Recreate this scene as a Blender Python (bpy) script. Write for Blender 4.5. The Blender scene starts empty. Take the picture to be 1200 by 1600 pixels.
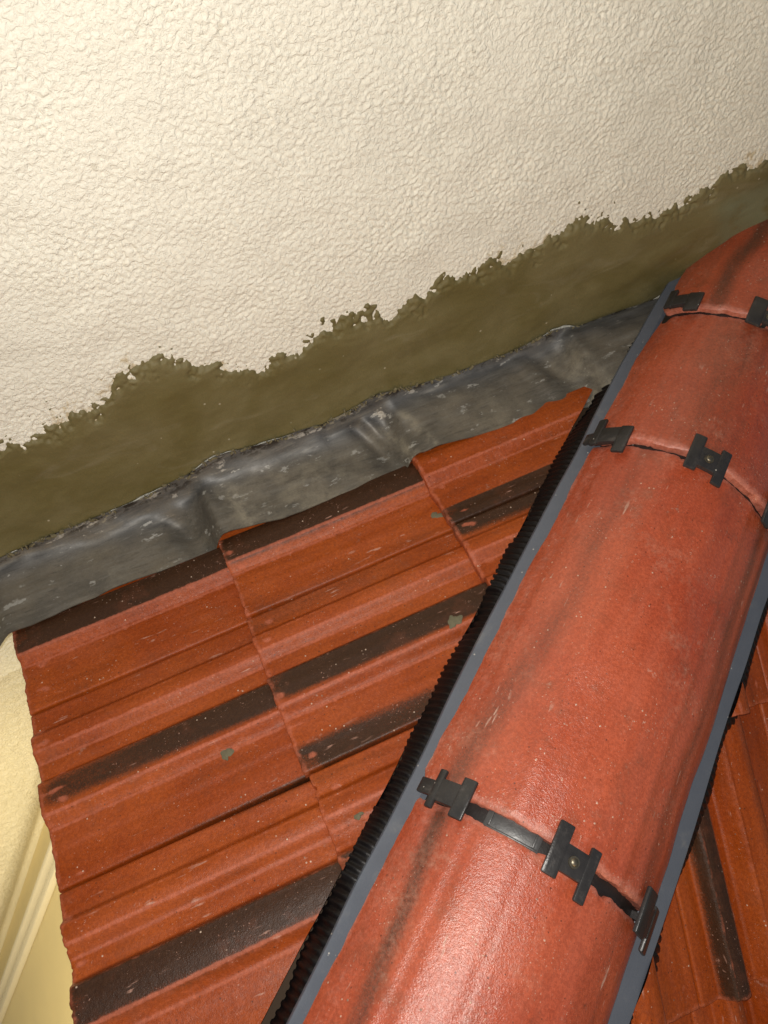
import bpy, bmesh, math
import numpy as np
from mathutils import Matrix, Vector

# ------------------------------------------------------------------ camera, world, lights, exposure
C = bpy.context.scene.collection
scn = bpy.context.scene
CAM = Vector((-0.172825, -0.915849, 1.281827))
RIGHT = Vector((0.8571464, -0.3889509, 0.3376645))
DOWN = Vector((-0.0452341, -0.7098766, -0.7028720))
FWD = Vector((0.5130828, 0.5871903, -0.6260620))
cd = bpy.data.cameras.new('camera')
cd.sensor_fit = 'HORIZONTAL'; cd.sensor_width = 36.0
cd.lens = 36.0 * 1264.16 / 1200.0
cd.clip_start = 0.02; cd.clip_end = 200
cd.dof.use_dof = True; cd.dof.focus_distance = 1.2; cd.dof.aperture_fstop = 11.0
cam = bpy.data.objects.new('camera', cd); C.objects.link(cam)
cam.matrix_world = Matrix(((RIGHT.x, -DOWN.x, -FWD.x, CAM.x), (RIGHT.y, -DOWN.y, -FWD.y, CAM.y),
                           (RIGHT.z, -DOWN.z, -FWD.z, CAM.z), (0, 0, 0, 1)))
scn.camera = cam

world = bpy.data.worlds.new('World'); scn.world = world; world.use_nodes = True
wn = world.node_tree; wn.nodes.clear()
sky = wn.nodes.new('ShaderNodeTexSky'); sky.sky_type = 'NISHITA'; sky.sun_disc = False
sky.sun_elevation = math.radians(12.0); sky.sun_rotation = math.radians(200)
bg = wn.nodes.new('ShaderNodeBackground'); bg.inputs['Strength'].default_value = 0.06
wo = wn.nodes.new('ShaderNodeOutputWorld')
wn.links.new(sky.outputs[0], bg.inputs[0]); wn.links.new(bg.outputs[0], wo.inputs[0])

def point_light(name, loc, power, colour, radius):
    ld = bpy.data.lights.new(name, 'POINT'); ld.energy = power; ld.color = colour; ld.shadow_soft_size = radius
    o = bpy.data.objects.new(name, ld); C.objects.link(o); o.location = loc
    return o
# the flash of the camera that took the picture, and the warm lamp on the lower storey that lights the wall under the eave
point_light('camera_flash', CAM - RIGHT * 0.014 - DOWN * 0.022, 58.0, (1.0, 0.95, 0.87), 0.006)
ld = bpy.data.lights.new('porch_lamp', 'SPOT'); ld.energy = 112.0; ld.color = (1.0, 0.83, 0.48); ld.shadow_soft_size = 0.02
ld.spot_size = math.radians(118); ld.spot_blend = 0.75
lo = bpy.data.objects.new('porch_lamp', ld); C.objects.link(lo); lo.location = (-.62, -1.35, -.62)
lo.rotation_euler = (Vector((.10, .10, -1.75)) - lo.location).to_track_quat('-Z', 'Y').to_euler()

scn.view_settings.view_transform = 'Standard'
scn.view_settings.look = 'None'
scn.view_settings.exposure = 0.0
scn.view_settings.gamma = 1.0
scn.view_settings.use_curve_mapping = False

# ------------------------------------------------------------------ geometry constants
TH = 0.546898                                   # pitch of the left slope
cT, sT = math.cos(TH), math.sin(TH)
WALL_Y = 0.17
GAUGE, TW = 0.3904, 0.30
SEAM = 0.137
K0 = -1.181307
H = Vector((0.6727, 0.6162, 0.4096)).normalized()
LAT = Vector((H.y, -H.x, 0)).normalized()
UP = LAT.cross(H)
TILT = 0.011079
HA = math.cos(TILT) * H + math.sin(TILT) * UP
UA = LAT.cross(HA)
HO = Vector((0, K0, 0))
N2 = Vector((1, 0, 0)).cross(H).normalized()
if N2.z < 0: N2 = -N2
U2 = N2.cross(Vector((1, 0, 0)))
HIP_N, HIP_R, HIP_PM = -0.134678, 0.20612, 1.02993

def frame(x, y, z, o):
    return Matrix(((x[0], y[0], z[0], o[0]), (x[1], y[1], z[1], o[1]), (x[2], y[2], z[2], o[2]), (0, 0, 0, 1)))
F1 = frame((cT, 0, sT), (0, 1, 0), (-sT, 0, cT), (0, 0, 0))      # x = up the slope, y = towards the wall (-w), z = off the roof
F2 = frame(U2, (-1, 0, 0), N2, HO)                                 # right slope
FH = frame(LAT, HA, UA, HO)                                        # hip: x across, y up the hip, z off it
FW = Matrix.Translation((0, WALL_Y, 0)) @ frame((cT, 0, sT), (-sT, 0, cT), (0, -1, 0), (0, 0, 0))  # wall: x along slope, y up, z out

rng = np.random.default_rng(7)

# ------------------------------------------------------------------ noise helpers
def band_noise(nx, ny, d, lo, hi, seed, stretch=1.0):
    """band-limited random field on an nx*ny grid of step d, wavelengths lo..hi; unit deviation"""
    r = np.random.default_rng(seed)
    f = np.fft.rfft2(r.standard_normal((nx, ny)))
    kx = np.fft.fftfreq(nx, d)[:, None] * stretch; ky = np.fft.rfftfreq(ny, d)[None, :]
    k = np.sqrt(kx * kx + ky * ky) + 1e-9
    a, b = 1.0 / hi, 1.0 / lo
    g = np.exp(-((np.log(k) - 0.5 * np.log(a * b)) / (0.5 * np.log(b / a) + 1e-6)) ** 2) / k
    out = np.fft.irfft2(f * g, (nx, ny))
    return out / out.std()
def fbm1(x, seed, wl=0.3, octs=5, gain=0.6):
    r = np.random.default_rng(seed); o = np.zeros_like(x, dtype=float); a = 1.0
    for i in range(octs):
        t = r.standard_normal(4096); u = x / wl + 1000.3; i0 = np.floor(u).astype(int); f = u - i0; f = f * f * (3 - 2 * f)
        o += a * (t[i0 % 4096] * (1 - f) + t[(i0 + 1) % 4096] * f); a *= gain; wl *= 0.5
    return o
def ss(a, b, x):
    t = np.clip((x - a) / (b - a), 0, 1); return t * t * (3 - 2 * t)

# ------------------------------------------------------------------ object helpers
MW = {}
def thing(name, label, cat, loc, group=None):
    o = bpy.data.objects.new(name, None); C.objects.link(o); o.location = loc
    o['label'] = label; o['category'] = cat; o['kind'] = 'thing'
    if group: o['group'] = group
    o.empty_display_size = 0.1
    MW[o] = Matrix.Translation(loc)
    return o
def add(name, me, mat, mw, parent=None, label=None, cat=None, kind=None):
    o = bpy.data.objects.new(name, me); C.objects.link(o)
    if not me.materials: me.materials.append(mat)
    if parent is not None:
        o.parent = parent; o.matrix_parent_inverse = MW[parent].inverted()
    o.matrix_basis = mw; MW[o] = mw
    if label: o['label'] = label
    if cat: o['category'] = cat
    if kind: o['kind'] = kind
    return o
def grid_mesh(name, V, closed_u=False, attrs=None, smooth=True):
    """V: (n, m, 3) array -> quad sheet"""
    n, m = V.shape[:2]
    idx = np.arange(n * m).reshape(n, m)
    q = np.stack([idx[:-1, :-1], idx[1:, :-1], idx[1:, 1:], idx[:-1, 1:]], -1).reshape(-1, 4)
    return quads_mesh(name, V.reshape(-1, 3), q, attrs, smooth)
def quads_mesh(name, v, q, attrs=None, smooth=True):
    me = bpy.data.meshes.new(name)
    me.vertices.add(len(v)); me.vertices.foreach_set('co', np.ascontiguousarray(v, dtype=np.float32).ravel())
    me.loops.add(q.size); me.loops.foreach_set('vertex_index', q.astype(np.int32).ravel())
    me.polygons.add(len(q)); me.polygons.foreach_set('loop_start', np.arange(0, q.size, 4, dtype=np.int32))
    if smooth: me.polygons.foreach_set('use_smooth', np.ones(len(q), dtype=bool))
    me.update(calc_edges=True); me.validate()
    for k, a in (attrs or {}).items():
        at = me.attributes.new(k, 'FLOAT', 'POINT'); at.data.foreach_set('value', np.ascontiguousarray(a, dtype=np.float32).ravel())
    return me
def shell_mesh(name, T, B, attrs=None, smooth_angle=50):
    """closed slab between top sheet T and bottom sheet B (both n,m,3); attrs for the top are reused below"""
    n, m = T.shape[:2]; N = n * m
    idx = np.arange(N).reshape(n, m)
    top = np.stack([idx[:-1, :-1], idx[1:, :-1], idx[1:, 1:], idx[:-1, 1:]], -1).reshape(-1, 4)
    bot = top[:, ::-1] + N
    def strip(e): return np.stack([e[:-1], e[1:], e[1:] + N, e[:-1] + N], -1)
    rim = [strip(idx[0, :])[:, :], strip(idx[-1, ::-1]), strip(idx[::-1, 0]), strip(idx[:, -1])]
    q = np.concatenate([top, bot] + rim)
    at = {k: np.concatenate([a.ravel(), a.ravel()]) for k, a in (attrs or {}).items()}
    me = quads_mesh(name, np.concatenate([T.reshape(-1, 3), B.reshape(-1, 3)]), q, at)
    bm = bmesh.new(); bm.from_mesh(me); bmesh.ops.recalc_face_normals(bm, faces=bm.faces); bm.to_mesh(me); bm.free()
    me.set_sharp_from_angle(angle=math.radians(smooth_angle))
    return me
def clip_mesh(me, co, no):
    bm = bmesh.new(); bm.from_mesh(me)
    bmesh.ops.bisect_plane(bm, geom=bm.verts[:] + bm.edges[:] + bm.faces[:], plane_co=co, plane_no=no, clear_outer=True)
    n = len(bm.faces); bm.to_mesh(me); bm.free(); return n
def box_bm(bm, x0, x1, y0, y1, z0, z1, bev=0.0):
    r = bmesh.ops.create_cube(bm, size=1.0)
    for v in r['verts']:
        v.co = Vector((x0 + (v.co.x + .5) * (x1 - x0), y0 + (v.co.y + .5) * (y1 - y0), z0 + (v.co.z + .5) * (z1 - z0)))
    if bev > 0:
        es = list({e for v in r['verts'] for e in v.link_edges})
        bmesh.ops.bevel(bm, geom=es, offset=bev, segments=2, affect='EDGES', profile=0.5)
def bm_mesh(name, bm, smooth=True):
    me = bpy.data.meshes.new(name); bmesh.ops.recalc_face_normals(bm, faces=bm.faces)
    for f in bm.faces: f.smooth = smooth
    bm.to_mesh(me); bm.free(); me.set_sharp_from_angle(angle=math.radians(40)); return me

# ------------------------------------------------------------------ material helpers
class Mat:
    def __init__(s, name):
        s.m = bpy.data.materials.new(name); s.m.use_nodes = True; s.t = s.m.node_tree; s.t.nodes.clear()
        s.out = s.n('ShaderNodeOutputMaterial'); s.b = s.n('ShaderNodeBsdfPrincipled'); s.l(s.b.outputs[0], s.out.inputs[0])
        s.tc = s.n('ShaderNodeTexCoord')
    def n(s, t, **k):
        o = s.t.nodes.new(t)
        for a, v in k.items(): setattr(o, a, v)
        return o
    def l(s, a, b): s.t.links.new(a, b)
    def put(s, v, sock):
        if isinstance(v, (int, float)): sock.default_value = v
        elif isinstance(v, (tuple, list)): sock.default_value = (*v, 1.0)[:4] if len(sock.default_value) == 4 else v
        else: s.l(v, sock)
    def math(s, op, a, b=0.0, c=0.0, clamp=False):
        o = s.n('ShaderNodeMath', operation=op, use_clamp=clamp)
        for i, v in enumerate((a, b, c)): s.put(v, o.inputs[i])
        return o.outputs[0]
    def co(s, scale=(1, 1, 1), rand=True, kind='Object'):
        v = s.tc.outputs[kind]
        if rand:
            oi = s.n('ShaderNodeObjectInfo'); r = s.math('MULTIPLY', oi.outputs['Random'], 37.0)
            cx = s.n('ShaderNodeCombineXYZ'); s.l(r, cx.inputs[0]); s.l(r, cx.inputs[2])
            a = s.n('ShaderNodeVectorMath', operation='ADD'); s.l(v, a.inputs[0]); s.l(cx.outputs[0], a.inputs[1]); v = a.outputs[0]
        mp = s.n('ShaderNodeVectorMath', operation='MULTIPLY'); s.l(v, mp.inputs[0]); mp.inputs[1].default_value = scale
        return mp.outputs[0]
    def noise(s, co, scale, detail=3.0, rough=0.5, dist=0.0):
        o = s.n('ShaderNodeTexNoise'); s.l(co, o.inputs['Vector']); o.inputs['Scale'].default_value = scale
        o.inputs['Detail'].default_value = detail; o.inputs['Roughness'].default_value = rough; o.inputs['Distortion'].default_value = dist
        return o.outputs['Fac']
    def voro(s, co, scale, feature='F1', rnd=1.0):
        o = s.n('ShaderNodeTexVoronoi', feature=feature); s.l(co, o.inputs['Vector']); o.inputs['Scale'].default_value = scale
        o.inputs['Randomness'].default_value = rnd
        return o
    def step(s, v, a, b):
        o = s.n('ShaderNodeMapRange', interpolation_type='SMOOTHSTEP'); s.put(v, o.inputs[0])
        o.inputs[1].default_value = a; o.inputs[2].default_value = b; return o.outputs[0]
    def mix(s, f, a, b, blend='MIX'):
        o = s.n('ShaderNodeMix', data_type='RGBA', blend_type=blend); s.put(f, o.inputs[0]); s.put(a, o.inputs[6]); s.put(b, o.inputs[7]); return o.outputs[2]
    def attr(s, name):
        o = s.n('ShaderNodeAttribute', attribute_name=name); return o.outputs['Fac']
    def bump(s, h, dist, strength=1.0, normal=None):
        o = s.n('ShaderNodeBump'); s.l(h, o.inputs['Height']); o.inputs['Distance'].default_value = dist; o.inputs['Strength'].default_value = strength
        if normal is not None: s.l(normal, o.inputs['Normal'])
        return o.outputs[0]
    def fin(s, col, rough, normal=None, spec=0.5, metal=0.0):
        s.put(col, s.b.inputs['Base Color']); s.put(rough, s.b.inputs['Roughness']); s.put(spec, s.b.inputs['Specular IOR Level']); s.put(metal, s.b.inputs['Metallic'])
        if normal is not None: s.l(normal, s.b.inputs['Normal'])
        return s.m

def tile_material(name, cA, cB, cWear, cDark, along, pink):
    """sprayed concrete tile; along = 0/1: local axis that runs up the tile"""
    m = Mat(name)
    st = [1, 1, 1]; st[along] = 0.16
    so = m.co(tuple(st)); co = m.co()
    big = m.noise(co, 5.0, 4, 0.6); streak = m.noise(so, 34.0, 4, 0.62)
    base = m.mix(m.step(big, .35, .68), cA, cB)
    base = m.mix(m.math('MULTIPLY', m.step(streak, .42, .75), .20 if along == 0 else .14), base, cWear)
    base = m.mix(m.math('MULTIPLY', m.step(streak, .50, .28), .40 if along == 0 else .16), base, tuple(0.62 * c for c in cA))
    # dark sprayed bands
    dn = m.noise(so, 55.0, 5, 0.65); gr = m.noise(co, 420.0, 2, 0.5)
    dk = m.math('ADD', m.attr('dark'), m.math('MULTIPLY', m.math('SUBTRACT', dn, .5), .42))
    dk = m.math('ADD', dk, m.math('MULTIPLY', m.math('SUBTRACT', gr, .5), .6))
    dk = m.step(dk, .18, .80)
    base = m.mix(m.math('MULTIPLY', dk, .93), base, cDark)
    # worn, dusty edges and shoulders
    wn_ = m.noise(co, 75.0, 5, 0.65)
    wr = m.math('ADD', m.attr('wear'), m.math('MULTIPLY', m.math('SUBTRACT', wn_, .52), 1.3))
    wr = m.step(wr, .32, .95)
    base = m.mix(m.math('MULTIPLY', wr, .72), base, cWear)
    # long scratches and dusty lime smears
    sc = m.noise(so, 150.0, 2, 0.5); gate = m.step(m.noise(co, 14.0, 2), .52, .66)
    base = m.mix(m.math('MULTIPLY', m.math('MULTIPLY', m.step(sc, .655, .73), gate), .65), base, pink)
    sm = m.math('MULTIPLY', m.step(m.noise(co, 36.0, 6, .72), .63, .74), m.step(m.noise(co, 9.0, 2), .48, .58))
    base = m.mix(m.math('MULTIPLY', sm, .62), base, pink)
    if along == 1:
        bloom = m.math('MULTIPLY', m.step(m.noise(co, 8.0, 5, .68), .52, .70), m.step(m.noise(co, 120.0, 4, .7), .36, .66))
        base = m.mix(m.math('MULTIPLY', bloom, .34), base, (.56, .30, .21))
    # pale sand grains and pinholes
    vo = m.voro(co, 150.0); rv = m.n('ShaderNodeSeparateColor'); m.l(vo.outputs['Color'], rv.inputs[0])
    sp = m.math('MULTIPLY', m.step(vo.outputs['Distance'], .26, .12), m.step(rv.outputs[0], .90, .92))
    sp = m.math('MULTIPLY', sp, m.step(m.noise(co, 13.0, 3), .50, .56))
    base = m.mix(m.math('MULTIPLY', sp, .75), base, (.72, .55, .42))
    pin = m.math('MULTIPLY', m.step(vo.outputs['Distance'], .25, .1), m.step(rv.outputs[1], .90, .94))
    base = m.mix(m.math('MULTIPLY', pin, .7), base, (.05, .02, .012))
    grain = m.noise(co, 650.0, 2, .6)
    base = m.mix(.30, base, m.mix(grain, (.35, .30, .28), (1.35, 1.35, 1.35)), 'MULTIPLY')
    mot = m.step(m.noise(co, 210.0, 4, .7), .38, .64)
    base = m.mix(0.38 if along == 1 else .40, base, m.mix(mot, (.62, .55, .52), (1.28, 1.30, 1.34)), 'MULTIPLY')
    sp2 = m.math('MULTIPLY', m.step(m.noise(co, 330.0, 2, .5), .665, .72), m.step(m.noise(co, 22.0, 3), .44, .60))
    base = m.mix(m.math('MULTIPLY', sp2, .55 if along == 0 else .8), base, pink)
    blot = m.step(m.noise(co, 18.0, 5, .68), .53, .68)
    base = m.mix(m.math('MULTIPLY', blot, .30 if along == 1 else .22), base, (.17, .05, .022))
    h = m.math('ADD', m.math('MULTIPLY', m.noise(co, 480.0, 3, .65), .6), m.math('MULTIPLY', m.noise(co, 90.0, 4, .6), .8))
    h = m.math('ADD', h, m.math('MULTIPLY', sp, .4))
    if along == 1: h = m.math('ADD', h, m.math('MULTIPLY', m.noise(co, 300.0, 3, .6), .6))
    nrm = m.bump(h, .0016 if along == 0 else .0018, .6 if along == 0 else .5)
    rough = m.math('ADD', m.math('MULTIPLY', m.noise(co, 60.0, 4, .6), .35 if along == 0 else .24), .25 if along == 0 else .20)
    rough = m.math('ADD', rough, m.math('MULTIPLY', wr, .15))
    return m.fin(base, rough, nrm, .34 if along == 0 else .75)

M_TILE = tile_material('roof_tile_concrete', (.305, .049, .0028), (.385, .075, .0080), (.50, .138, .072), (.026, .0155, .0075), 0, (.58, .33, .25))
M_HIP = tile_material('hip_tile_concrete', (.42, .070, .026), (.49, .100, .042), (.56, .20, .14), (.085, .038, .024), 1, (.62, .40, .31))

def wall_material(name, cream, lower=False):
    m = Mat(name); co = m.co(rand=False)
    big = m.noise(co, 2.5, 4, .6)
    col = m.mix(m.step(big, .3, .7), cream, tuple(.93 * c for c in cream))
    if not lower:
        st = m.math('ADD', m.math('MULTIPLY', m.attr('stain'), .8), m.math('MULTIPLY', m.math('SUBTRACT', m.noise(co, 48.0, 5, .72), .60), 2.6))
        st = m.step(st, .34, .72)
        col = m.mix(m.math('MULTIPLY', st, .62), col, (.44, .33, .15))
        gp = m.math('ADD', m.math('MULTIPLY', m.attr('stain'), .55), m.math('MULTIPLY', m.math('SUBTRACT', m.noise(co, 60.0, 4, .65), .66), 2.5))
        col = m.mix(m.math('MULTIPLY', m.step(gp, .25, .7), .7), col, (.24, .17, .085))
        pit = m.math('MULTIPLY', m.step(m.voro(co, 24.0).outputs['Distance'], .14, .05), m.step(m.noise(co, 7.0, 2), .54, .62))
        col = m.mix(m.math('MULTIPLY', pit, .35), col, (.38, .33, .24))
    h = m.math('ADD', m.step(m.noise(co, 125.0, 3, .55, .6), .40, .60), m.math('MULTIPLY', m.noise(co, 380.0, 3, .6), .7))
    return m.fin(col, m.math('ADD', m.math('MULTIPLY', m.noise(co, 40.0, 3), .2), .45), m.bump(h, .0021 if not lower else .004, .55), .3)
M_WALL = wall_material('cream_render', (.80, .779, .690))
M_WALL_LOW = wall_material('cream_render_below', (.72, .68, .56), True)

m = Mat('olive_mortar'); co = m.co(rand=False); stc = m.co((.35, 1, 1), rand=False)
a = m.noise(co, 7.0, 5, .62, .6); b = m.noise(stc, 16.0, 5, .65, 1.2)
col = m.mix(m.step(a, .3, .72), (.124, .102, .037), (.168, .142, .066))
col = m.mix(m.math('MULTIPLY', m.step(b, .54, .74), .5), col, (.215, .188, .115))
col = m.mix(m.math('MULTIPLY', m.step(m.noise(co, 3.2, 3, .5), .56, .68), .4), col, (.082, .068, .026))
vo = m.voro(co, 85.0); rv = m.n('ShaderNodeSeparateColor'); m.l(vo.outputs['Color'], rv.inputs[0])
sp = m.math('MULTIPLY', m.step(vo.outputs['Distance'], .22, .10), m.step(rv.outputs[0], .95, .97))
col = m.mix(m.math('MULTIPLY', sp, .8), col, (.42, .38, .28))
h = m.math('ADD', m.math('MULTIPLY', b, 1.0), m.math('MULTIPLY', m.noise(co, 160.0, 4, .6), .35))
gr_ = m.noise(co, 320.0, 3, .7)
col = m.mix(.4, col, m.mix(gr_, (.5, .5, .5), (1.45, 1.45, 1.45)), 'MULTIPLY')
h = m.math('ADD', h, m.math('MULTIPLY', gr_, .35))
col = m.mix(m.math('MULTIPLY', m.attr('fresh'), m.step(m.noise(co, 11.0, 4, .6), .36, .52)), col, (.165, .168, .100))
M_CEM = m.fin(col, m.math('ADD', m.math('MULTIPLY', a, .3), .42), m.bump(h, .0022, .5), .35)

m = Mat('weathered_lead'); co = m.co(rand=False); stc = m.co((.12, 1, 1), rand=False)
a = m.noise(stc, 46.0, 6, .66, .3); b = m.noise(co, 6.0, 4, .6)
col = m.mix(m.step(b, .35, .68), (.115, .104, .088), (.195, .168, .128))
col = m.mix(m.math('MULTIPLY', m.attr('upper'), .75), col, (.086, .090, .096))
col = m.mix(m.math('MULTIPLY', m.step(a, .48, .72), .5), col, (.235, .222, .195))
col = m.mix(m.math('MULTIPLY', m.step(a, .44, .30), .5), col, (.034, .032, .030))
fl = m.math('MULTIPLY', m.step(m.noise(m.co((.35, 1, 1), rand=False), 60.0, 4, .62), .585, .63), m.step(m.noise(co, 23.0, 4, .65), .50, .58))
col = m.mix(m.math('MULTIPLY', fl, .85), col, (.42, .41, .38))
fs = m.noise(m.co((.10, 1, 1), rand=False), 150.0, 4, .7)
col = m.mix(m.math('MULTIPLY', m.step(fs, .55, .72), .42), col, (.25, .24, .215))
col = m.mix(m.math('MULTIPLY', m.step(fs, .45, .33), .38), col, (.045, .042, .040))
dust_lit = m.math('MULTIPLY', m.attr('dust_lit'), m.step(m.noise(co, 30.0, 5, .65), .36, .68))
col = m.mix(m.math('MULTIPLY', dust_lit, .75), col, (.38, .34, .26))
gr_ = m.noise(co, 260.0, 3, .65)
col = m.mix(.5, col, m.mix(gr_, (.5, .5, .5), (1.45, 1.45, 1.45)), 'MULTIPLY')
rimn = m.noise(m.co((.45, 1, 1), rand=False), 75.0, 4, .7)
col = m.mix(m.math('MULTIPLY', m.attr('rim'), m.math('MULTIPLY', m.step(rimn, .50, .42), .9)), col, (.018, .013, .008))
col = m.mix(m.math('MULTIPLY', m.attr('rim'), m.math('MULTIPLY', m.step(rimn, .57, .63), .85)), col, (.30, .28, .22))
h = m.math('ADD', a, m.math('MULTIPLY', m.noise(co, 34.0, 4, .6), .8))
h = m.math('ADD', h, m.math('MULTIPLY', gr_, .3))
M_LEAD = m.fin(col, m.math('ADD', m.math('MULTIPLY', m.noise(co, 40.0, 4, .6), .32), .33), m.bump(h, .0011, .5), .5, .30)

def plain(name, col, rough, spec=.5, nscale=60.0, var=.25, bumpd=.0006, dustc=None, dusta=.0):
    m = Mat(name); co = m.co()
    n_ = m.noise(co, nscale, 4, .6)
    c = m.mix(n_, tuple(x * (1 - var) for x in col), tuple(x * (1 + var) for x in col))
    if dustc:
        d = m.math('MULTIPLY', m.step(m.noise(co, nscale * .5, 5, .7), .55, .75), dusta); c = m.mix(d, c, dustc)
        vo = m.voro(co, 130.0); rv = m.n('ShaderNodeSeparateColor'); m.l(vo.outputs['Color'], rv.inputs[0])
        sp = m.math('MULTIPLY', m.step(vo.outputs['Distance'], .22, .10), m.step(rv.outputs[0], .965, .975))
        c = m.mix(m.math('MULTIPLY', sp, .8), c, (.6, .56, .5))
    return m.fin(c, m.math('ADD', m.math('MULTIPLY', n_, .25), rough - .12), m.bump(m.noise(co, 300.0, 3, .6), bumpd, .6), spec)
M_STRIP = plain('blue_grey_strip', (.110, .122, .150), .42, .5, 30.0, .12, .0005, (.24, .23, .21), .4)
M_COMB = plain('black_vent_comb', (.0045, .003, .0033), .46, .3, 80.0, .3, .0005)
M_CLIP = plain('black_clip_plastic', (.030, .028, .028), .34, .5, 60.0, .4, .0006, (.11, .095, .085), .6)
M_UNION = plain('black_union_plastic', (.016, .012, .011), .5, .45, 90.0, .3, .0006, (.08, .05, .04), .5)
M_PLATE = plain('grey_union_plate', (.060, .058, .058), .38, .5, 90.0, .2, .0004, (.12, .10, .09), .4)
M_SCREW = m = plain('zinc_screw', (.22, .19, .14), .40, .5, 90.0, .15, .0002); m.node_tree.nodes['Principled BSDF'].inputs['Metallic'].default_value = .9
M_DECK = plain('dark_timber_deck', (.055, .035, .022), .7, .2, 20.0)
M_YELLOW = plain('smooth_cream_plaster', (.68, .585, .35), .55, .3, 9.0, .05, .0010)
M_TRUNK = plain('cream_plastic_trunking', (.62, .58, .48), .4, .4, 20.0, .05, .0002)
M_SPLASH = plain('dried_mortar', (.15, .135, .085), .8, .2, 140.0, .3, .0015)
M_CRUMB = plain('mortar_crumb', (.17, .145, .085), .8, .2, 160.0, .9, .001)
M_FLECK = plain('lime_fleck', (.62, .58, .48), .6, .3, 140.0, .2, .0008)
M_GROUND = plain('dark_ground', (.11, .10, .085), .9, .2, 6.0, .3, .004)

# ------------------------------------------------------------------ ground
me = bpy.data.meshes.new('ground'); S = 60.0
me.from_pydata([(-S, -S, -4.6), (S, -S, -4.6), (S, S, -4.6), (-S, S, -4.6)], [], [(0, 1, 2, 3)])
add('ground', me, M_GROUND, Matrix.Identity(4), kind='structure')

# ------------------------------------------------------------------ house wall
wall = thing('rendered_wall', 'cream textured render wall rising behind the roof, with an olive mortar band along its foot', 'wall', (0, WALL_Y, 0))
CT_L = np.array([-.3, 0, .14, .22, .31, .345, .37, .39, .436, .46, .505, .574, .60, .65, .726, .76, .821, .90, .948, 1.024, 1.06, 1.1135, 1.16, 1.204, 1.24, 1.285, 1.32, 1.371, 1.43, 1.479, 1.5145, 1.56, 1.619, 1.8, 2.6])
CT_N = np.array([.30, .29, .285, .293, .295, .325, .345, .348, .330, .318, .274, .234, .242, .247, .261, .262, .243, .245, .255, .255, .246, .243, .262, .271, .250, .237, .222, .201, .205, .218, .250, .236, .223, .24, .25])
FT_L = np.array([-.4, .021, .204, .3185, .384, .4427, .5254, .6544, .7367, .7785, .83, .9259, 1.0677, 1.1544, 1.21, 1.29, 1.40, 2.6])
FT_N = np.array([.072, .072, .069, .072, .078, .096, .076, .062, .070, .076, .060, .045, .0405, .0475, .028, .012, .010, .010])
D = 0.0025
lx = np.arange(-.18, 2.36, D); ny_ = np.arange(-.28, 1.20, D)
nx, ny = len(lx), len(ny_)
L, N = np.meshgrid(lx, ny_, indexing='ij')
f1 = band_noise(nx, ny, D, .0055, .021, 1); f2 = band_noise(nx, ny, D, .005, .010, 2); f3 = band_noise(nx, ny, D, .05, .2, 3)
amp = 1.0 + .25 * band_noise(nx, ny, D, .12, .4, 4)
lum = ss(-.55, .45, f1 + .35 * f2); drop = ss(1.15, 1.9, band_noise(nx, ny, D, .007, .016, 14))
stucco = ((lum - .5) * .00095 + f2 * .00026 + f1 * .00018 + drop * .0007) * np.clip(amp, .45, 1.6) + f3 * .0007
ctop = np.interp(lx, CT_L, CT_N) + .006 * fbm1(lx, 5, .05, 4, .65)
dN = N - ctop[:, None]
stain = np.clip(1 - dN / .075, 0, 1) * (dN > -.03) * ss(-.3, .9, fbm1(lx, 11, .11, 3, .6))[:, None]
V = np.stack([L, N, stucco], -1)
add('render_coat', grid_mesh('render_coat', V, attrs={'stain': stain}), M_WALL, FW, wall)
# mortar band trowelled over the render
cy = np.arange(-.06, .42, D); L2, N2g = np.meshgrid(lx, cy, indexing='ij'); n2 = len(cy)
ft = np.interp(lx, FT_L, FT_N) + .002 * fbm1(lx, 6, .05, 3)
edge = ctop[:, None] + .007 * band_noise(nx, n2, D, .03, .09, 8) + .0050 * band_noise(nx, n2, D, .010, .03, 9)
off = np.clip((edge - N2g) * .30, -.0075, .0056 - .0006 * ss(1.25, 1.45, L2))
trow = band_noise(nx, n2, D, .05, .22, 10, 1.6) * .0012 + band_noise(nx, n2, D, .012, .03, 12, 2.2) * .0001
off = off + trow * np.clip((edge - N2g) / .04, 0, 1) + .006 * (1 - ss(1.0, 1.25, L2)) * np.exp(-np.clip(N2g - ft[:, None], 0, 1) / .03)
spot = ss(1.9, 2.4, band_noise(nx, n2, D, .007, .018, 15)) * ((N2g - ctop[:, None]) < .045) * (fbm1(lx, 16, .08, 2) > .2)[:, None]
off = np.where(N2g > edge, np.maximum(off, -.0075 + .010 * spot), off)
off = off - .014 * (1 - ss(-.012, -.003, N2g - ft[:, None]))
add('mortar_band', grid_mesh('mortar_band', np.stack([L2, N2g, off], -1), attrs={'fresh': .85 * ss(1.50, 1.56, L2 + .3 * (N2g - .12)) * ss(.20, .165, N2g)}), M_CEM, FW, wall)
# render below the eave line
D2 = .008
bx = np.arange(-.75, .0005, D2); bz = np.arange(-4.5, -.12, D2); nbx, nbz = len(bx), len(bz)
X, Z = np.meshgrid(bx, bz, indexing='ij')
g1 = np.tanh(1.5 * band_noise(nbx, nbz, D2, .02, .05, 21)) * .0016
def XP(z): return .150 + .082 * (z + 1.27)              # face of the side wall, slightly out of plumb
cor = -np.clip((X + .100) / .075, 0, 1) ** 2 * .060      # the render stops short of the side wall with a hand-rounded edge
Yl = WALL_Y + .004 - g1 * np.clip((-.02 - X) / .05, 0, 1) - cor
add('lower_render', grid_mesh('lower_render', np.stack([X + XP(Z), Yl, Z], -1)[:, ::-1]), M_WALL_LOW, Matrix.Identity(4), wall)
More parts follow.
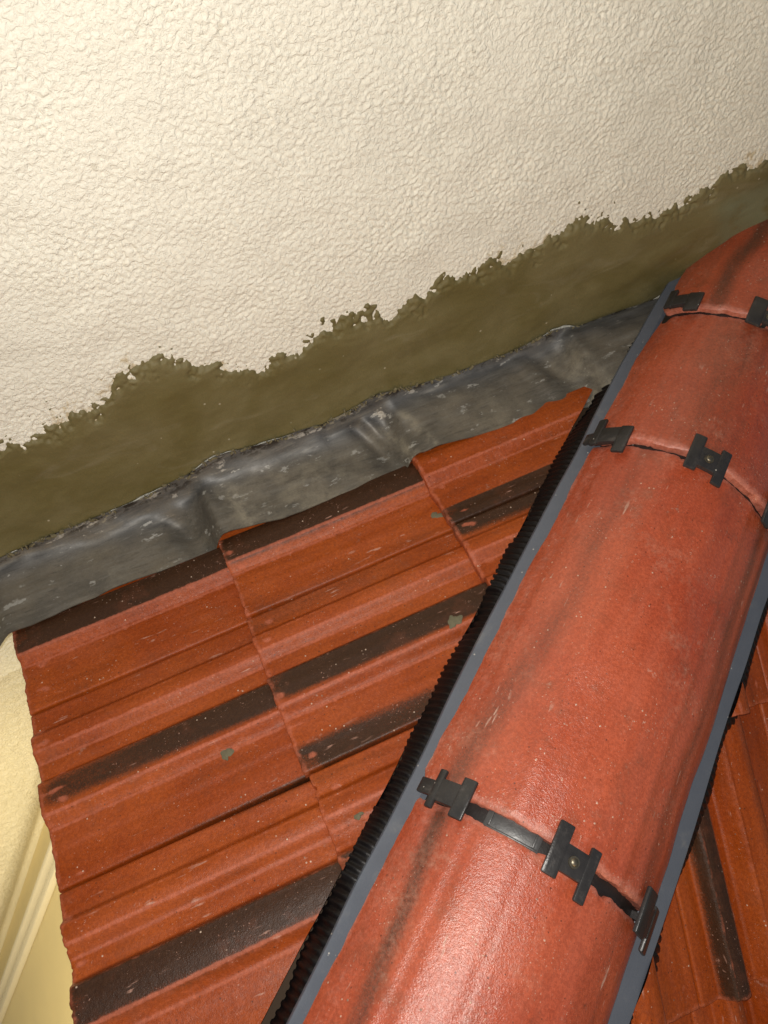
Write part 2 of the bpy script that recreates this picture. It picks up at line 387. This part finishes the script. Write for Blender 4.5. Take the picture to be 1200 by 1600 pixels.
# wall body behind the skins
bm = bmesh.new(); box_bm(bm, -.6, 2.6, WALL_Y + .066, WALL_Y + .25, -4.6, 3.0)
add('wall_core', bm_mesh('wall_core', bm, False), M_WALL_LOW, Matrix.Identity(4), wall)

# side wall under the eave and its trunking
def leaning(bm):
    for v in bm.verts: v.co.x += XP(v.co.z)
side = thing('side_wall', 'smooth yellow-lit plaster wall below the ragged tile eave at the lower left', 'wall', (XP(-4.6), -.5, -4.6))
bm = bmesh.new(); box_bm(bm, 0, .3, -2.6, WALL_Y + .070, -4.6, -.14); leaning(bm)
add('plaster_face', bm_mesh('plaster_face', bm, False), M_YELLOW, Matrix.Identity(4), side)
tr = thing('cable_trunking', 'pair of narrow cream trunking strips running down the yellow wall corner', 'trunking', (XP(-4.6), .02, -4.6))
for y0, y1, d in ((.076, .094, .034), (.030, .060, .024)):
    bm = bmesh.new(); box_bm(bm, -d, -.0005, y0, y1, -4.59, -.20, .005); leaning(bm)
    add('trunking_strip', bm_mesh('trunking_strip', bm), M_TRUNK, Matrix.Identity(4), tr)

# ------------------------------------------------------------------ roof tiles
def roll_profile(w):
    """height of the double-roll profile; w: distance across, period TW"""
    h = np.zeros_like(w)
    for k in range(-8, 14):
        u = w - k * TW
        h += .0145 * (ss(-.040, -.028, u) - ss(.022, .044, u)) + .0020 * np.clip(1 - (u / .024) ** 2, 0, 1)
        u = w - k * TW - .203
        h += .0105 * (ss(-.028, -.015, u) - ss(.010, .030, u)) + .0014 * np.clip(1 - (u / .013) ** 2, 0, 1)
        u = w - k * TW - .105
        h += -.0012 * np.clip(1 - (u / .05) ** 2, 0, 1)
    return h
TAIL, ZB = .020, -.014
def tile(name, F, parent, l0, wa, wb, wphase, darks, seed, clip, llen=.455, flat_side=False, ps=1.0):
    r = np.random.default_rng(seed)
    xs = np.concatenate([[0, .0014, .005, .012, .022, .034], np.linspace(.05, llen, 26)])
    gap = .0018
    ys = np.concatenate([[wa + gap, wa + gap + .002], np.linspace(wa + .006, wb - .006, 140), [wb - gap - .002, wb - gap]])
    Xl, Wl = np.meshgrid(xs, ys, indexing='ij')
    prof = roll_profile(Wl - wphase) * ps
    lowcol = np.where(Wl < -.052, .0, 1.0) if flat_side else 1.0
    z = ZB + TAIL * (1 - Xl / GAUGE) + prof * lowcol
    z += .0012 * np.sin(Xl * 9 + seed) + .0008 * fbm1(Wl + seed * 3.1, seed, .05, 3)
    edge_chip = .0006 * fbm1(ys * 1.0 + seed, seed + 1, .02, 4, .7) + .0010 * fbm1(ys + seed, seed + 2, .3, 2)
    chipbig = np.clip(fbm1(ys + 7.7 * seed, seed + 5, .018, 3) - 1.9, 0, 2) * .004
    Xl = Xl + (edge_chip + chipbig)[None, :] * np.clip(1 - Xl / .03, 0, 1)
    z[0] -= .0016 + .0006 * np.abs(fbm1(ys + seed, seed + 9, .012, 3)); z[1] -= .0003
    z[:, 0] -= .003; z[:, -1] -= .003; z[:, 1] -= .0006; z[:, -2] -= .0006
    d = np.zeros_like(Xl)
    for (w0, w1, f0, f1_, a0, a1) in darks:      # band w0..w1, softness at each side, strength at tail and head
        d = np.maximum(d, ss(w0 - f0, w0 + f0, Wl) * (1 - ss(w1 - 1.7 * f1_, w1 + 1.3 * f1_, Wl)) * (a0 + (a1 - a0) * Xl / GAUGE))
    d *= .70 + .30 * ss(.000, .012, Xl + .012 * fbm1(Wl, seed + 4, .03, 2))
    wear = .70 * (1 - ss(.002, .014, Xl))
    for q in range(7):
        wear = np.maximum(wear, 1.25 * np.exp(-((Wl - r.uniform(wa, wb)) / r.uniform(.003, .007)) ** 2 - ((Xl - r.uniform(.01, .04)) / r.uniform(.004, .011)) ** 2))
    u = (Wl - wphase + .5 * TW) % TW - .5 * TW
    for c_, s_, a_ in ((.024, .0036, 1.05), (.045, .0038, 1.0), (-.03, .003, .55), (-.086, .0036, 1.0), (-.067, .0036, .95), (-.112, .003, .5)):
        wear = np.maximum(wear, a_ * np.exp(-((u - c_) / s_) ** 2))
    wear = np.maximum(wear, .40 * ((u > .02) & (u < .052)))
    T = np.stack([Xl + l0, -Wl, z], -1)
    tb = -.016 * np.ones_like(z); tb[0] = -.017
    B = T.copy(); B[..., 2] = np.minimum(z + tb, z - .010)
    # local origin at the tail corner
    org = Vector((l0, -.5 * (wa + wb), 0)); o3 = np.array(org)
    me = shell_mesh(name, T - o3, B - o3, {'dark': d, 'wear': wear})
    mw = F @ Matrix.Translation(org) @ Matrix.Rotation(math.radians(r.normal(0, .22)), 4, 'Z') @ Matrix.Translation((r.normal(0, .0015), 0, r.normal(0, .0006)))
    if clip is not None:
        inv = mw.inverted(); co_ = inv @ clip[0]; no_ = (inv.to_3x3() @ clip[1]).normalized()
        if clip_mesh(me, co_, no_) < 60:
            bpy.data.meshes.remove(me); return None
    return add(name, me, M_TILE, mw, parent)

roofA = thing('tiled_roof', 'large left slope of red tiles with black bands, between lead flashing and hip', 'roof', (0, -.4, 0))
clipA = (HO + LAT * -.215, LAT)
S_, Q_ = .007, .02
DA = {0: [(-.036, .026, .004, .006, 1.0, 1.0), (.265, .318, .016, .008, .62, .98), (.565, .628, .014, .012, 1.0, .85), (.085, .13, .02, .02, .12, .25), (.43, .445, .004, .01, .2, .8), (.16, .19, .02, .02, .15, .45)],
      1: [(-.034, .030, .004, .008, 1.0, .95), (.262, .318, .005, .007, .95, 1.0), (.392, .440, .016, .008, .92, .55), (.115, .178, .02, .01, .42, .30), (.568, .63, .01, .01, .8, .8), (.445, .47, .01, .02, .5, .2)],
      2: [(.098, .172, .003, .014, .98, .95), (.30, .32, .01, .01, .3, .5), (-.07, -.05, .01, .01, .5, .3)],
      3: [(-.03, .03, .01, .01, .6, .8)]}
for j in range(4):
    for i in range(-1, 4):
        wa = SEAM + TW * (i if i >= 0 else -1); wb = wa + TW
        if wa > 1.2 - .78 * (j * GAUGE): continue
        tile('roof_tile', F1, roofA, j * GAUGE, wa, wb, 0.0, DA[j], 10 + j * 7 + i, clipA, flat_side=(i == -1))
# right slope: across = world x, so the tile frame runs the other way
roofB = thing('tiled_roof', 'narrow slope of red tiles in the lower right corner, beyond the hip', 'roof', (.9, -.8, .2))
clipB = (HO + LAT * .214, -LAT)
F2r = frame(U2, (-1, 0, 0), N2, HO)
PH2 = .968
DB = {0: [(.846, .906, .008, .004, 1.0, .9), (1.15, 1.2, .01, .01, .3, .5)], 1: [(.84, .86, .02, .02, .35, .4), (1.05, 1.09, .01, .02, .4, .2)], -1: [(.86, .9, .01, .01, .3, .4)], 2: [(1.2, 1.24, .01, .01, .5, .5)]}
for j in range(-1, 3):
    for i in range(-2, 2):
        wa = 1.105 + TW * i - TW * 0; wb = wa + TW
        l0 = .322 + .3925 * j
        tile('roof_tile', F2r, roofB, l0, wa, wb, PH2, DB[j], 90 + j * 7 + i, clipB, ps=2.6)
# boarding under the tiles
for F, par, x0, x1, y0, y1, cl in ((F1, roofA, .02, 2.3, -1.35, .165, clipA), (F2r, roofB, .02, 1.5, -1.75, -.02, clipB)):
    bm = bmesh.new(); box_bm(bm, x0, x1, y0, y1, -.075, -.050); bmesh.ops.subdivide_edges(bm, edges=bm.edges[:], cuts=6, use_grid_fill=True)
    me = bm_mesh('roof_boarding', bm, False); inv = F.inverted()
    clip_mesh(me, inv @ (HO + cl[1] * -.01), (inv.to_3x3() @ cl[1]).normalized())
    add('roof_boarding', me, M_DECK, F, par)

# ------------------------------------------------------------------ lead flashing
lead = np.arange(-.030, 1.62, .005)
jj = np.floor(lead / GAUGE); tl = ZB + .040 - .038 * (lead - jj * GAUGE) / GAUGE
tl = np.where(lead < 0, ZB + .036, tl)
ker = np.exp(-(np.arange(-12, 13) * .005 / .015) ** 2); ker /= ker.sum()
tls = np.convolve(np.pad(tl, 12, mode='edge'), ker, 'valid')
tls = np.maximum(np.interp(lead + .006, lead, tls), tl) 
tls = np.convolve(np.pad(tls, 2, mode='edge'), np.ones(5) / 5, 'valid')
nt = 44
tt = np.linspace(0, 1, nt)
ftl = np.interp(lead, FT_L, FT_N) + .0012 * fbm1(lead, 31, .06, 3) + .002
bot = np.interp(lead, [-.04, 0, .19, .39, .41, .6, .79, 1.0, 1.17, 1.3, 1.62], [-.006, -.018, -.034, -.030, -.026, -.018, -.024, -.010, .020, .024, .024]) + .0016 * fbm1(lead, 32, .08, 3)
V = np.zeros((len(lead), nt, 3)); upper = np.zeros((len(lead), nt)); dust_lit = np.zeros_like(upper); rim = np.zeros_like(upper)
for a_, l in enumerate(lead):
    base = tls[a_] + .0035
    P0 = np.array([-.1555, max(ftl[a_], base + .008)]); P1 = np.array([-.148, base + .010]); P2 = np.array([-.105, base + .012]); P3 = np.array([bot[a_], base + .0015])
    B = ((1 - tt) ** 3)[:, None] * P0 + (3 * tt * (1 - tt) ** 2)[:, None] * P1 + (3 * tt ** 2 * (1 - tt))[:, None] * P2 + (tt ** 3)[:, None] * P3
    V[a_, :, 0] = l; V[a_, :, 1] = -B[:, 0]; V[a_, :, 2] = B[:, 1]
    upper[a_] = 1 - ss(.25, .62, tt); rim[a_] = 1 - ss(.03, .17 + .05 * math.sin(l * 40), tt)
# dressing folds where the sheet steps over each course, dents, and the end turned down over the eave
Ls, Ts = np.meshgrid(lead, tt, indexing='ij')
for c_, w_, h_, sl in ((.355, .022, -.014, .02), (.415, .030, .016, .03), (.752, .014, -.009, .05), (.775, .010, .006, .05), (.805, .016, -.007, .05), (1.10, .02, .006, .06), (1.14, .016, -.005, .05), (.07, .03, .004, .1)):
    cc = c_ - .055 + Ts * .055
    V[..., 2] += h_ * np.exp(-((Ls - cc) / w_) ** 2) * (ss(.05, .35, Ts) if c_ > .5 else ss(.22, .55, Ts)) * (1 - .45 * ss(.6, 1.0, Ts))
nzl = band_noise(len(lead), nt, .005, .05, .18, 33)
V[..., 2] += .0009 * nzl * ss(0, .2, Ts); V[..., 1] += -.0006 * nzl * (1 - ss(.2, .5, Ts))
V[..., 2] -= np.clip(-.008 - Ls, 0, 1) * .45 * ss(.2, .6, Ts)
floor_ = (ZB + TAIL * (1 - (Ls - np.floor(Ls / GAUGE) * GAUGE) / GAUGE) + .0035)
V[..., 2] = np.where((Ls > 0) & (Ts < .97), np.maximum(V[..., 2], floor_), V[..., 2])
for c_, w_, a0 in ((.44, .028, 1.0), (.81, .010, 1.0), (.765, .010, .9), (1.15, .035, .7), (.58, .11, .55), (.16, .05, .3), (.95, .08, .35)):  # tan dust and scuffs, plus painted brightness on the lit side of the steps
    dust_lit = np.maximum(dust_lit, a0 * np.exp(-((Ls - (c_ - .03 + Ts * .05)) / w_) ** 2) * ss(.3, .6, Ts))
lead_me = shell_mesh('lead_flashing', V, V - np.array([0, 0, .0022]), {'upper': upper, 'dust_lit': dust_lit, 'rim': rim}, 60)
o = add('lead_flashing', lead_me, M_LEAD, F1, None, 'dull grey lead flashing strip dressed over the tiles along the foot of the wall', 'flashing')

# ------------------------------------------------------------------ hip covering
hip = thing('hip_ridge', 'half-round red hip tiles with black clips and grey edging running diagonally to the wall', 'hip ridge', HO + H * .8)
JS = (.8143, 1.4823, 1.8323)
def hip_tile(s0, s1, seed, streaks, clipwall=False, r0=.004, r1=-.006):
    ph = np.linspace(-HIP_PM, HIP_PM, 97); ns = int((s1 - s0) / .012) + 8
    yy = np.concatenate([[s0, s0 + .003, s0 + .007], np.linspace(s0 + .014, s1 - .01, ns), [s1 - .004, s1]])
    Y, P = np.meshgrid(yy, ph, indexing='ij')
    f = (Y - s0) / (s1 - s0)
    R = HIP_R + r0 + (r1 - r0) * f + .0010 * fbm1(P * .2 + seed, seed, .05, 3) + .0006 * fbm1(Y + seed, seed + 3, .12, 3)
    R[0] -= .0035; R[1] -= .0010; R[2] -= .0002; R[-1] -= .003; R[-2] -= .0006
    P = P + np.sign(P) * (np.abs(P) > HIP_PM - .03) * (.006 * fbm1(Y + seed * 1.7 + (P > 0) * 5, seed + 6, .05, 5, .7))
    j = .0009 * fbm1(ph * .2 + seed, seed + 7, .018, 4, .7) + .0025 * np.clip(fbm1(ph * .2 + seed, seed + 8, .02, 2) - 1.5, 0, 3)
    Y = Y + j[None, :] * np.clip(1 - (Y - s0) / .03, 0, 1) - (j * .9)[None, ::-1] * np.clip(1 - (s1 - Y) / .03, 0, 1)
    # rounded lower corners
    cor = np.clip((np.abs(P) - (HIP_PM - .10)) / .10, 0, 1) ** 3 * .016
    Y = Y + cor * np.clip(1 - (Y - s0) / .05, 0, 1)
    bend = np.clip(Y - 1.70, 0, 1) * .045
    T = np.stack([R * np.sin(P) + bend, Y, HIP_N + R * np.cos(P)], -1)
    Ri = R - .016
    B = np.stack([Ri * np.sin(P) + bend, Y, HIP_N + Ri * np.cos(P)], -1)
    d = np.zeros_like(P)
    for (p0, p1, wd, a0, a1) in streaks:
        c_ = p0 + (p1 - p0) * f + .03 * fbm1(Y, seed + 11, .2, 2)
        d = np.maximum(d, np.exp(-((P - c_) / wd) ** 2) * (a0 + (a1 - a0) * f))
    wear = np.maximum(.9 * (1 - ss(.003, .022, Y - s0)), .8 * (1 - ss(.002, .018, s1 - Y)))
    wear = np.maximum(wear, .85 * ss(HIP_PM - .05, HIP_PM - .01, np.abs(P)) * (.6 + .4 * np.sin(Y * 23 + seed)))
    wear = np.maximum(wear, .6 * np.exp(-((np.abs(P) - .86) / .10) ** 2 - ((s1 - Y) / .10) ** 2) * (P < 0))
    wear = np.maximum(wear, .46 * np.exp(-((P + .92) / .17) ** 2))
    wear = np.maximum(wear, .40 * ss(.10, .0, s1 - Y) + 0 * P)
    wear = np.maximum(wear, .42 * (1 - ss(.0, .07, Y - s0)))
    me = shell_mesh('hip_tile', T, B, {'dark': d, 'wear': wear})
    mw = FH.copy()
    if clipwall:
        inv = mw.inverted(); clip_mesh(me, inv @ Vector((0, WALL_Y + .010, 0)), (inv.to_3x3() @ Vector((0, 1, 0))).normalized())
    return add('hip_tile', me, M_HIP, mw, hip)
hip_tile(-.02, .12, 200, [(-.6, -.6, .08, .5, .5)])
hip_tile(.132, JS[0] - .010, 201, [(-.64, -.76, .10, .40, .66), (.62, .70, .08, .15, .42)])
hip_tile(JS[0] + .008, JS[1] - .004, 202, [(-.72, -.50, .15, .55, .34), (.76, .74, .15, .42, .50), (.34, .30, .22, .02, .32), (.98, .98, .10, .2, .6)])
hip_tile(JS[1] + .003, JS[2] - .002, 203, [(-.1, -.1, .6, .44, .46), (.6, .6, .4, .42, .46)])
hip_tile(JS[2] + .003, 2.42, 204, [(-.50, -.55, .13, .6, .7), (.2, .2, .7, .36, .42)], True)

# grey side strips and black pleated combs under the tile edges
def lateral_strip(sg):
    yy = np.arange(.0, 2.26, .02)
    e = .009 if sg > 0 else 0.0
    prof = [(.158, -.047), (.172, -.0415), (.196 + e, -.0500 - e * .45), (.2035 + e, -.0535 - e * .45), (.2055 + e, -.0575 - e * .45)]
    V = np.zeros((len(yy), len(prof), 3))
    wob = .0018 * fbm1(yy, 40 + sg, .4, 3)
    tight = ((1 - ss(.35, .85, yy)) * .003 + .0105 + .002 * ss(1.2, 1.6, yy)) * (1 if sg < 0 else 0)
    bend = np.clip(yy - 1.70, 0, 1) * .045
    for k, (a, b) in enumerate(prof):
        V[:, k, 0] = sg * (a + wob - tight * (1 if k > 1 else 0)) + bend; V[:, k, 1] = yy; V[:, k, 2] = b
    if sg > 0: V = V[:, ::-1]
    me = shell_mesh('side_strip', V, V - np.array([0, 0, .0018]), None, 30)
    inv = FH.inverted(); clip_mesh(me, inv @ Vector((0, WALL_Y + .010, 0)), (inv.to_3x3() @ Vector((0, 1, 0))).normalized())
    add('side_strip', me, M_STRIP, FH, hip)
def surf_drop(sg, y, latd):
    """height (hip frame) of the tiles under a point of the hip frame"""
    P = FH @ Vector((sg * latd, y, 0))
    if sg < 0:
        Q = F1.inverted() @ P; l, w, ph0 = Q.x, -Q.y, 0.0; j = math.floor(l / GAUGE); g0 = l - j * GAUGE; up = UA.dot(F1.to_3x3() @ Vector((0, 0, 1)))
    else:
        Q = F2r.inverted() @ P; l, w, ph0 = Q.x, -Q.y, PH2; j = math.floor((l - .322) / .3925); g0 = l - .322 - j * .3925; up = UA.dot(N2)
    z = ZB + TAIL * (1 - g0 / GAUGE) + float(roll_profile(np.array([w - ph0]))[0])
    return (z - Q.z) / up
def comb(sg):
    pitch = .0122; yy = np.arange(.0, 2.25, pitch / 6)
    low = np.array([surf_drop(sg, y, .232) for y in yy])
    k = np.ones(60) / 60; low_s = np.convolve(np.pad(low, (30, 29), mode='edge'), k, 'valid')
    low_s = np.maximum(low_s * .6 + low * .4, low - .002) + .005
    pl = np.clip(np.cos(2 * np.pi * yy / pitch) * 1.6, -1, 1)      # pleats
    flare = np.interp(yy, [0, .4, .8, 1.3, 1.8, 2.3], [.201, .204, .217, .216, .199, .196] if sg < 0 else [.240, .241, .241, .234, .235, .232]) + .003 * fbm1(yy, 60 + sg, .15, 3)
    nseg = 7; V = np.zeros((len(yy), nseg, 3))
    for q in range(nseg):
        f = q / (nseg - 1)
        la = (.2 - .003 * (1 - ss(.35, .85, yy)) - .0115 - .002 * ss(1.2, 1.6, yy) if sg < 0 else .208); la = la + (flare - la) * f ** .8; up0 = -.0562 if sg < 0 else -.060
        zz = up0 + (low_s - up0) * f ** 1.5
        amp = .0014 * min(1, f * 3)
        V[:, q, 0] = sg * (la + amp * pl * .9) + np.clip(yy - 1.70, 0, 1) * .045; V[:, q, 1] = yy; V[:, q, 2] = zz + amp * pl * .9
    if sg > 0: V = V[:, ::-1]
    me = grid_mesh('vent_comb', V)
    inv = FH.inverted(); clip_mesh(me, inv @ Vector((0, WALL_Y - .022, 0)), (inv.to_3x3() @ Vector((0, 1, 0))).normalized())
    add('vent_comb', me, M_COMB, FH, hip)
for sg in (-1, 1): lateral_strip(sg); comb(sg)
# inner support beneath the hip tiles so that no gap shows through
ph = np.linspace(-HIP_PM * .92, HIP_PM * .92, 40); yy = np.linspace(-.02, 2.26, 60); Y, P = np.meshgrid(yy, ph, indexing='ij')
R = HIP_R - .030
me = grid_mesh('hip_underlay', np.stack([R * np.sin(P), Y, HIP_N + R * np.cos(P)], -1))
inv = FH.inverted(); clip_mesh(me, inv @ Vector((0, WALL_Y - .02, 0)), (inv.to_3x3() @ Vector((0, 1, 0))).normalized())
add('hip_underlay', me, M_UNION, FH, hip)

# joint unions with their H-shaped clips
def arc_block(bm, p0, p1, s0, s1, r0, r1, bev=.002, rsag=None, n=None):
    n = n or max(2, int(abs(p1 - p0) / .03) + 1)
    ps = np.linspace(p0, p1, n + 1); vs = []
    for p in ps:
        row = []
        for s in (s0, s1):
            for r in (r0, r1):
                row.append(bm.verts.new((r * math.sin(p), s, HIP_N + r * math.cos(p))))
        vs.append(row)       # 0:(s0,r0) 1:(s0,r1) 2:(s1,r0) 3:(s1,r1)
    fs = []
    for a, b in zip(vs[:-1], vs[1:]):
        fs += [bm.faces.new((a[1], b[1], b[3], a[3])), bm.faces.new((a[0], a[2], b[2], b[0])), bm.faces.new((a[0], b[0], b[1], a[1])), bm.faces.new((a[2], a[3], b[3], b[2]))]
    fs += [bm.faces.new((vs[0][0], vs[0][1], vs[0][3], vs[0][2])), bm.faces.new((vs[-1][0], vs[-1][2], vs[-1][3], vs[-1][1]))]
    bmesh.ops.recalc_face_normals(bm, faces=fs)
    if bev:
        es = [e for e in {e for f in fs for e in f.edges} if len(e.link_faces) == 2 and e.calc_face_angle(0) > .9]
        bmesh.ops.bevel(bm, geom=es, offset=bev, segments=2, affect='EDGES', profile=.5)
RS = HIP_R
def union(sj, half=.020):
    bm = bmesh.new(); arc_block(bm, -HIP_PM * .97, HIP_PM * .99, sj - half, sj + half, RS - .028, RS - .0125, .0015)
    return add('joint_union', bm_mesh('joint_union', bm), M_UNION, FH, hip)
def clip(par, sj, pc, span, barw, blen, skew=0.0, wl=1.0, wr=1.0, lift=.0, cross=.038, screw=True, nub=None):
    """H clip: two bars along the hip joined by a cross bar; pc centre angle, span bar distance (m)"""
    bm = bmesh.new(); dp = span / RS / 2
    r0, r1 = RS + .0050 + lift, RS + .0095 + lift
    for sg, wk, sk in ((-1, wl, skew), (1, wr, -skew)):
        c_ = pc + sg * dp; hw = barw * wk / RS / 2
        arc_block(bm, c_ - hw, c_ + hw, sj - blen / 2 + sk, sj + blen / 2 + sk, r0, r1 + .002, .0022)
    arc_block(bm, pc - dp, pc + dp, sj - cross / 2, sj + cross / 2, r0 - .0035, r1 + .0012, .0012)
    if nub: arc_block(bm, nub[0], nub[1], sj - cross * .34, sj + cross * .34, r0 - .003, r1 - .001, .0015)
    # stem down into the joint
    arc_block(bm, pc - .02, pc + .02, sj - .005, sj + .005, RS - .016, r0, 0)
    c = add('hip_clip', bm_mesh('hip_clip', bm), M_CLIP, FH, par)
    if screw:
        bm = bmesh.new(); n = Vector((math.sin(pc), 0, math.cos(pc)))
        bmesh.ops.create_uvsphere(bm, u_segments=16, v_segments=8, radius=.0056)
        for v in bm.verts: v.co.z = max(v.co.z, 0) * .55
        bmesh.ops.create_cone(bm, cap_ends=True, segments=20, radius1=.0080, radius2=.0075, depth=.0016)
        # cross slot
        rot = n.to_track_quat('Z', 'Y').to_matrix().to_4x4()
        mw = FH @ Matrix.Translation(Vector((0, sj, HIP_N)) + n * (r1 + .0020)) @ rot
        add('screw', bm_mesh('screw', bm), M_SCREW, mw, par)
    return c
u1 = union(JS[0], .024); u2_ = union(JS[1], .022); u3 = union(JS[2], .02)
s1 = JS[0]
clip(u1, s1 + .004, -.735, .043, .016, .056, .0, .72, 1.25, .001, .032, False, nub=(-1.0, -.84))
clip(u1, s1 - .002, .110, .046, .0165, .070, .005, 1.2, .9, .001, .036, True)
clip(u1, s1 - .002, .885, .036, .022, .062, .006, 1.3, 1.0, .002, .040, False, nub=(.92, 1.06))
clip(u2_, JS[1] + .006, -.845, .052, .018, .060, .010, .9, 1.2, .001, .034, False, nub=(-1.10, -.98))
clip(u2_, JS[1], -.05, .046, .017, .072, .004, 1.15, 1.0, .001, .040, True)
clip(u2_, JS[1], .72, .046, .017, .072, .004, 1.15, 1.0, .001, .040, True)
clip(u3, JS[2] + .012, -.78, .046, .022, .050, .008, .7, 1.2, .003, .028, False)
clip(u3, JS[2] + .004, -.03, .046, .022, .070, .004, 1.2, 1.0, .002, .028, True)
# moulded plate in the open joint between the first two clips
bm = bmesh.new(); arc_block(bm, -.475, -.085, s1 - .0135, s1 + .0135, RS - .0120, RS - .0065, .001)
pl = add('union_plate', bm_mesh('union_plate', bm), M_PLATE, FH, u1)
# rim of the plate: four raised ribs in one moulding
bm = bmesh.new()
arc_block(bm, -.465, -.10, s1 - .0128, s1 - .0100, RS - .0070, RS - .0035, .0006); arc_block(bm, -.465, -.10, s1 + .0100, s1 + .0128, RS - .0070, RS - .0035, .0006)
arc_block(bm, -.445, -.43, s1 - .0095, s1 + .0095, RS - .0070, RS - .0035, .0006); arc_block(bm, -.135, -.12, s1 - .0095, s1 + .0095, RS - .0070, RS - .0035, .0006)
add('plate_rim', bm_mesh('plate_rim', bm), M_PLATE, FH, u1)

# ------------------------------------------------------------------ small things: mortar splashes on the tiles
def splash(l, w, size, seed, lab):
    r = np.random.default_rng(seed); bm = bmesh.new()
    bmesh.ops.create_icosphere(bm, subdivisions=3, radius=1.0)
    for v in bm.verts:
        a = math.atan2(v.co.y, v.co.x)
        k = 1 + .28 * math.sin(2 * a + seed) + .2 * math.sin(3 * a + 2 * seed) + .12 * math.sin(7 * a + seed)
        v.co.x *= size * k * 1.2; v.co.y *= size * k * .8; v.co.z *= .0022
    j = math.floor(l / GAUGE); z = ZB + TAIL * (1 - (l - j * GAUGE) / GAUGE) + float(roll_profile(np.array([w]))[0])
    add('mortar_splash', bm_mesh('mortar_splash', bm), M_SPLASH, F1 @ Matrix.Translation((l, -w, z)) @ Matrix.Rotation(seed, 4, 'Z'), None, lab, 'mortar splash')
splash(.768, .092, .0105, 3, 'olive mortar splash on the tile just below the lead flashing step')
splash(.700, .312, .0115, 4, 'olive mortar splash on a dark tile band close to the black comb')
splash(.285, .345, .0100, 5, 'small grey mortar splash below the dark band in the middle of the lowest tile course')
splash(.440, .528, .0060, 6, 'tiny mortar splash near the black comb, lowest of the splashes on the tiles')

# crumbs of mortar and lime left along the top of the flashing
r = np.random.default_rng(77); bm = bmesh.new()
for q in range(230):
    l = r.uniform(-.01, 1.42); k = r.uniform(.0010, .0034) * (1.5 if r.random() < .12 else 1)
    base = float(np.interp(l, lead, ftl)); P = Vector((l, -.155 * -1 - r.uniform(.0, .004), base + abs(r.normal(0, .004)) - .003))
    M_ = Matrix.Translation(P) @ Matrix.Rotation(r.uniform(0, 3), 4, 'Y') @ Matrix.Diagonal((k * r.uniform(.9, 2.6), k, k * .8, 1))
    bmesh.ops.create_icosphere(bm, subdivisions=1, radius=1.0, matrix=M_)
me = bm_mesh('mortar_crumbs', bm, False)
add('mortar_crumbs', me, M_CRUMB, F1, None, 'row of dried mortar crumbs along the upper edge of the grey flashing', 'mortar crumbs', 'stuff')
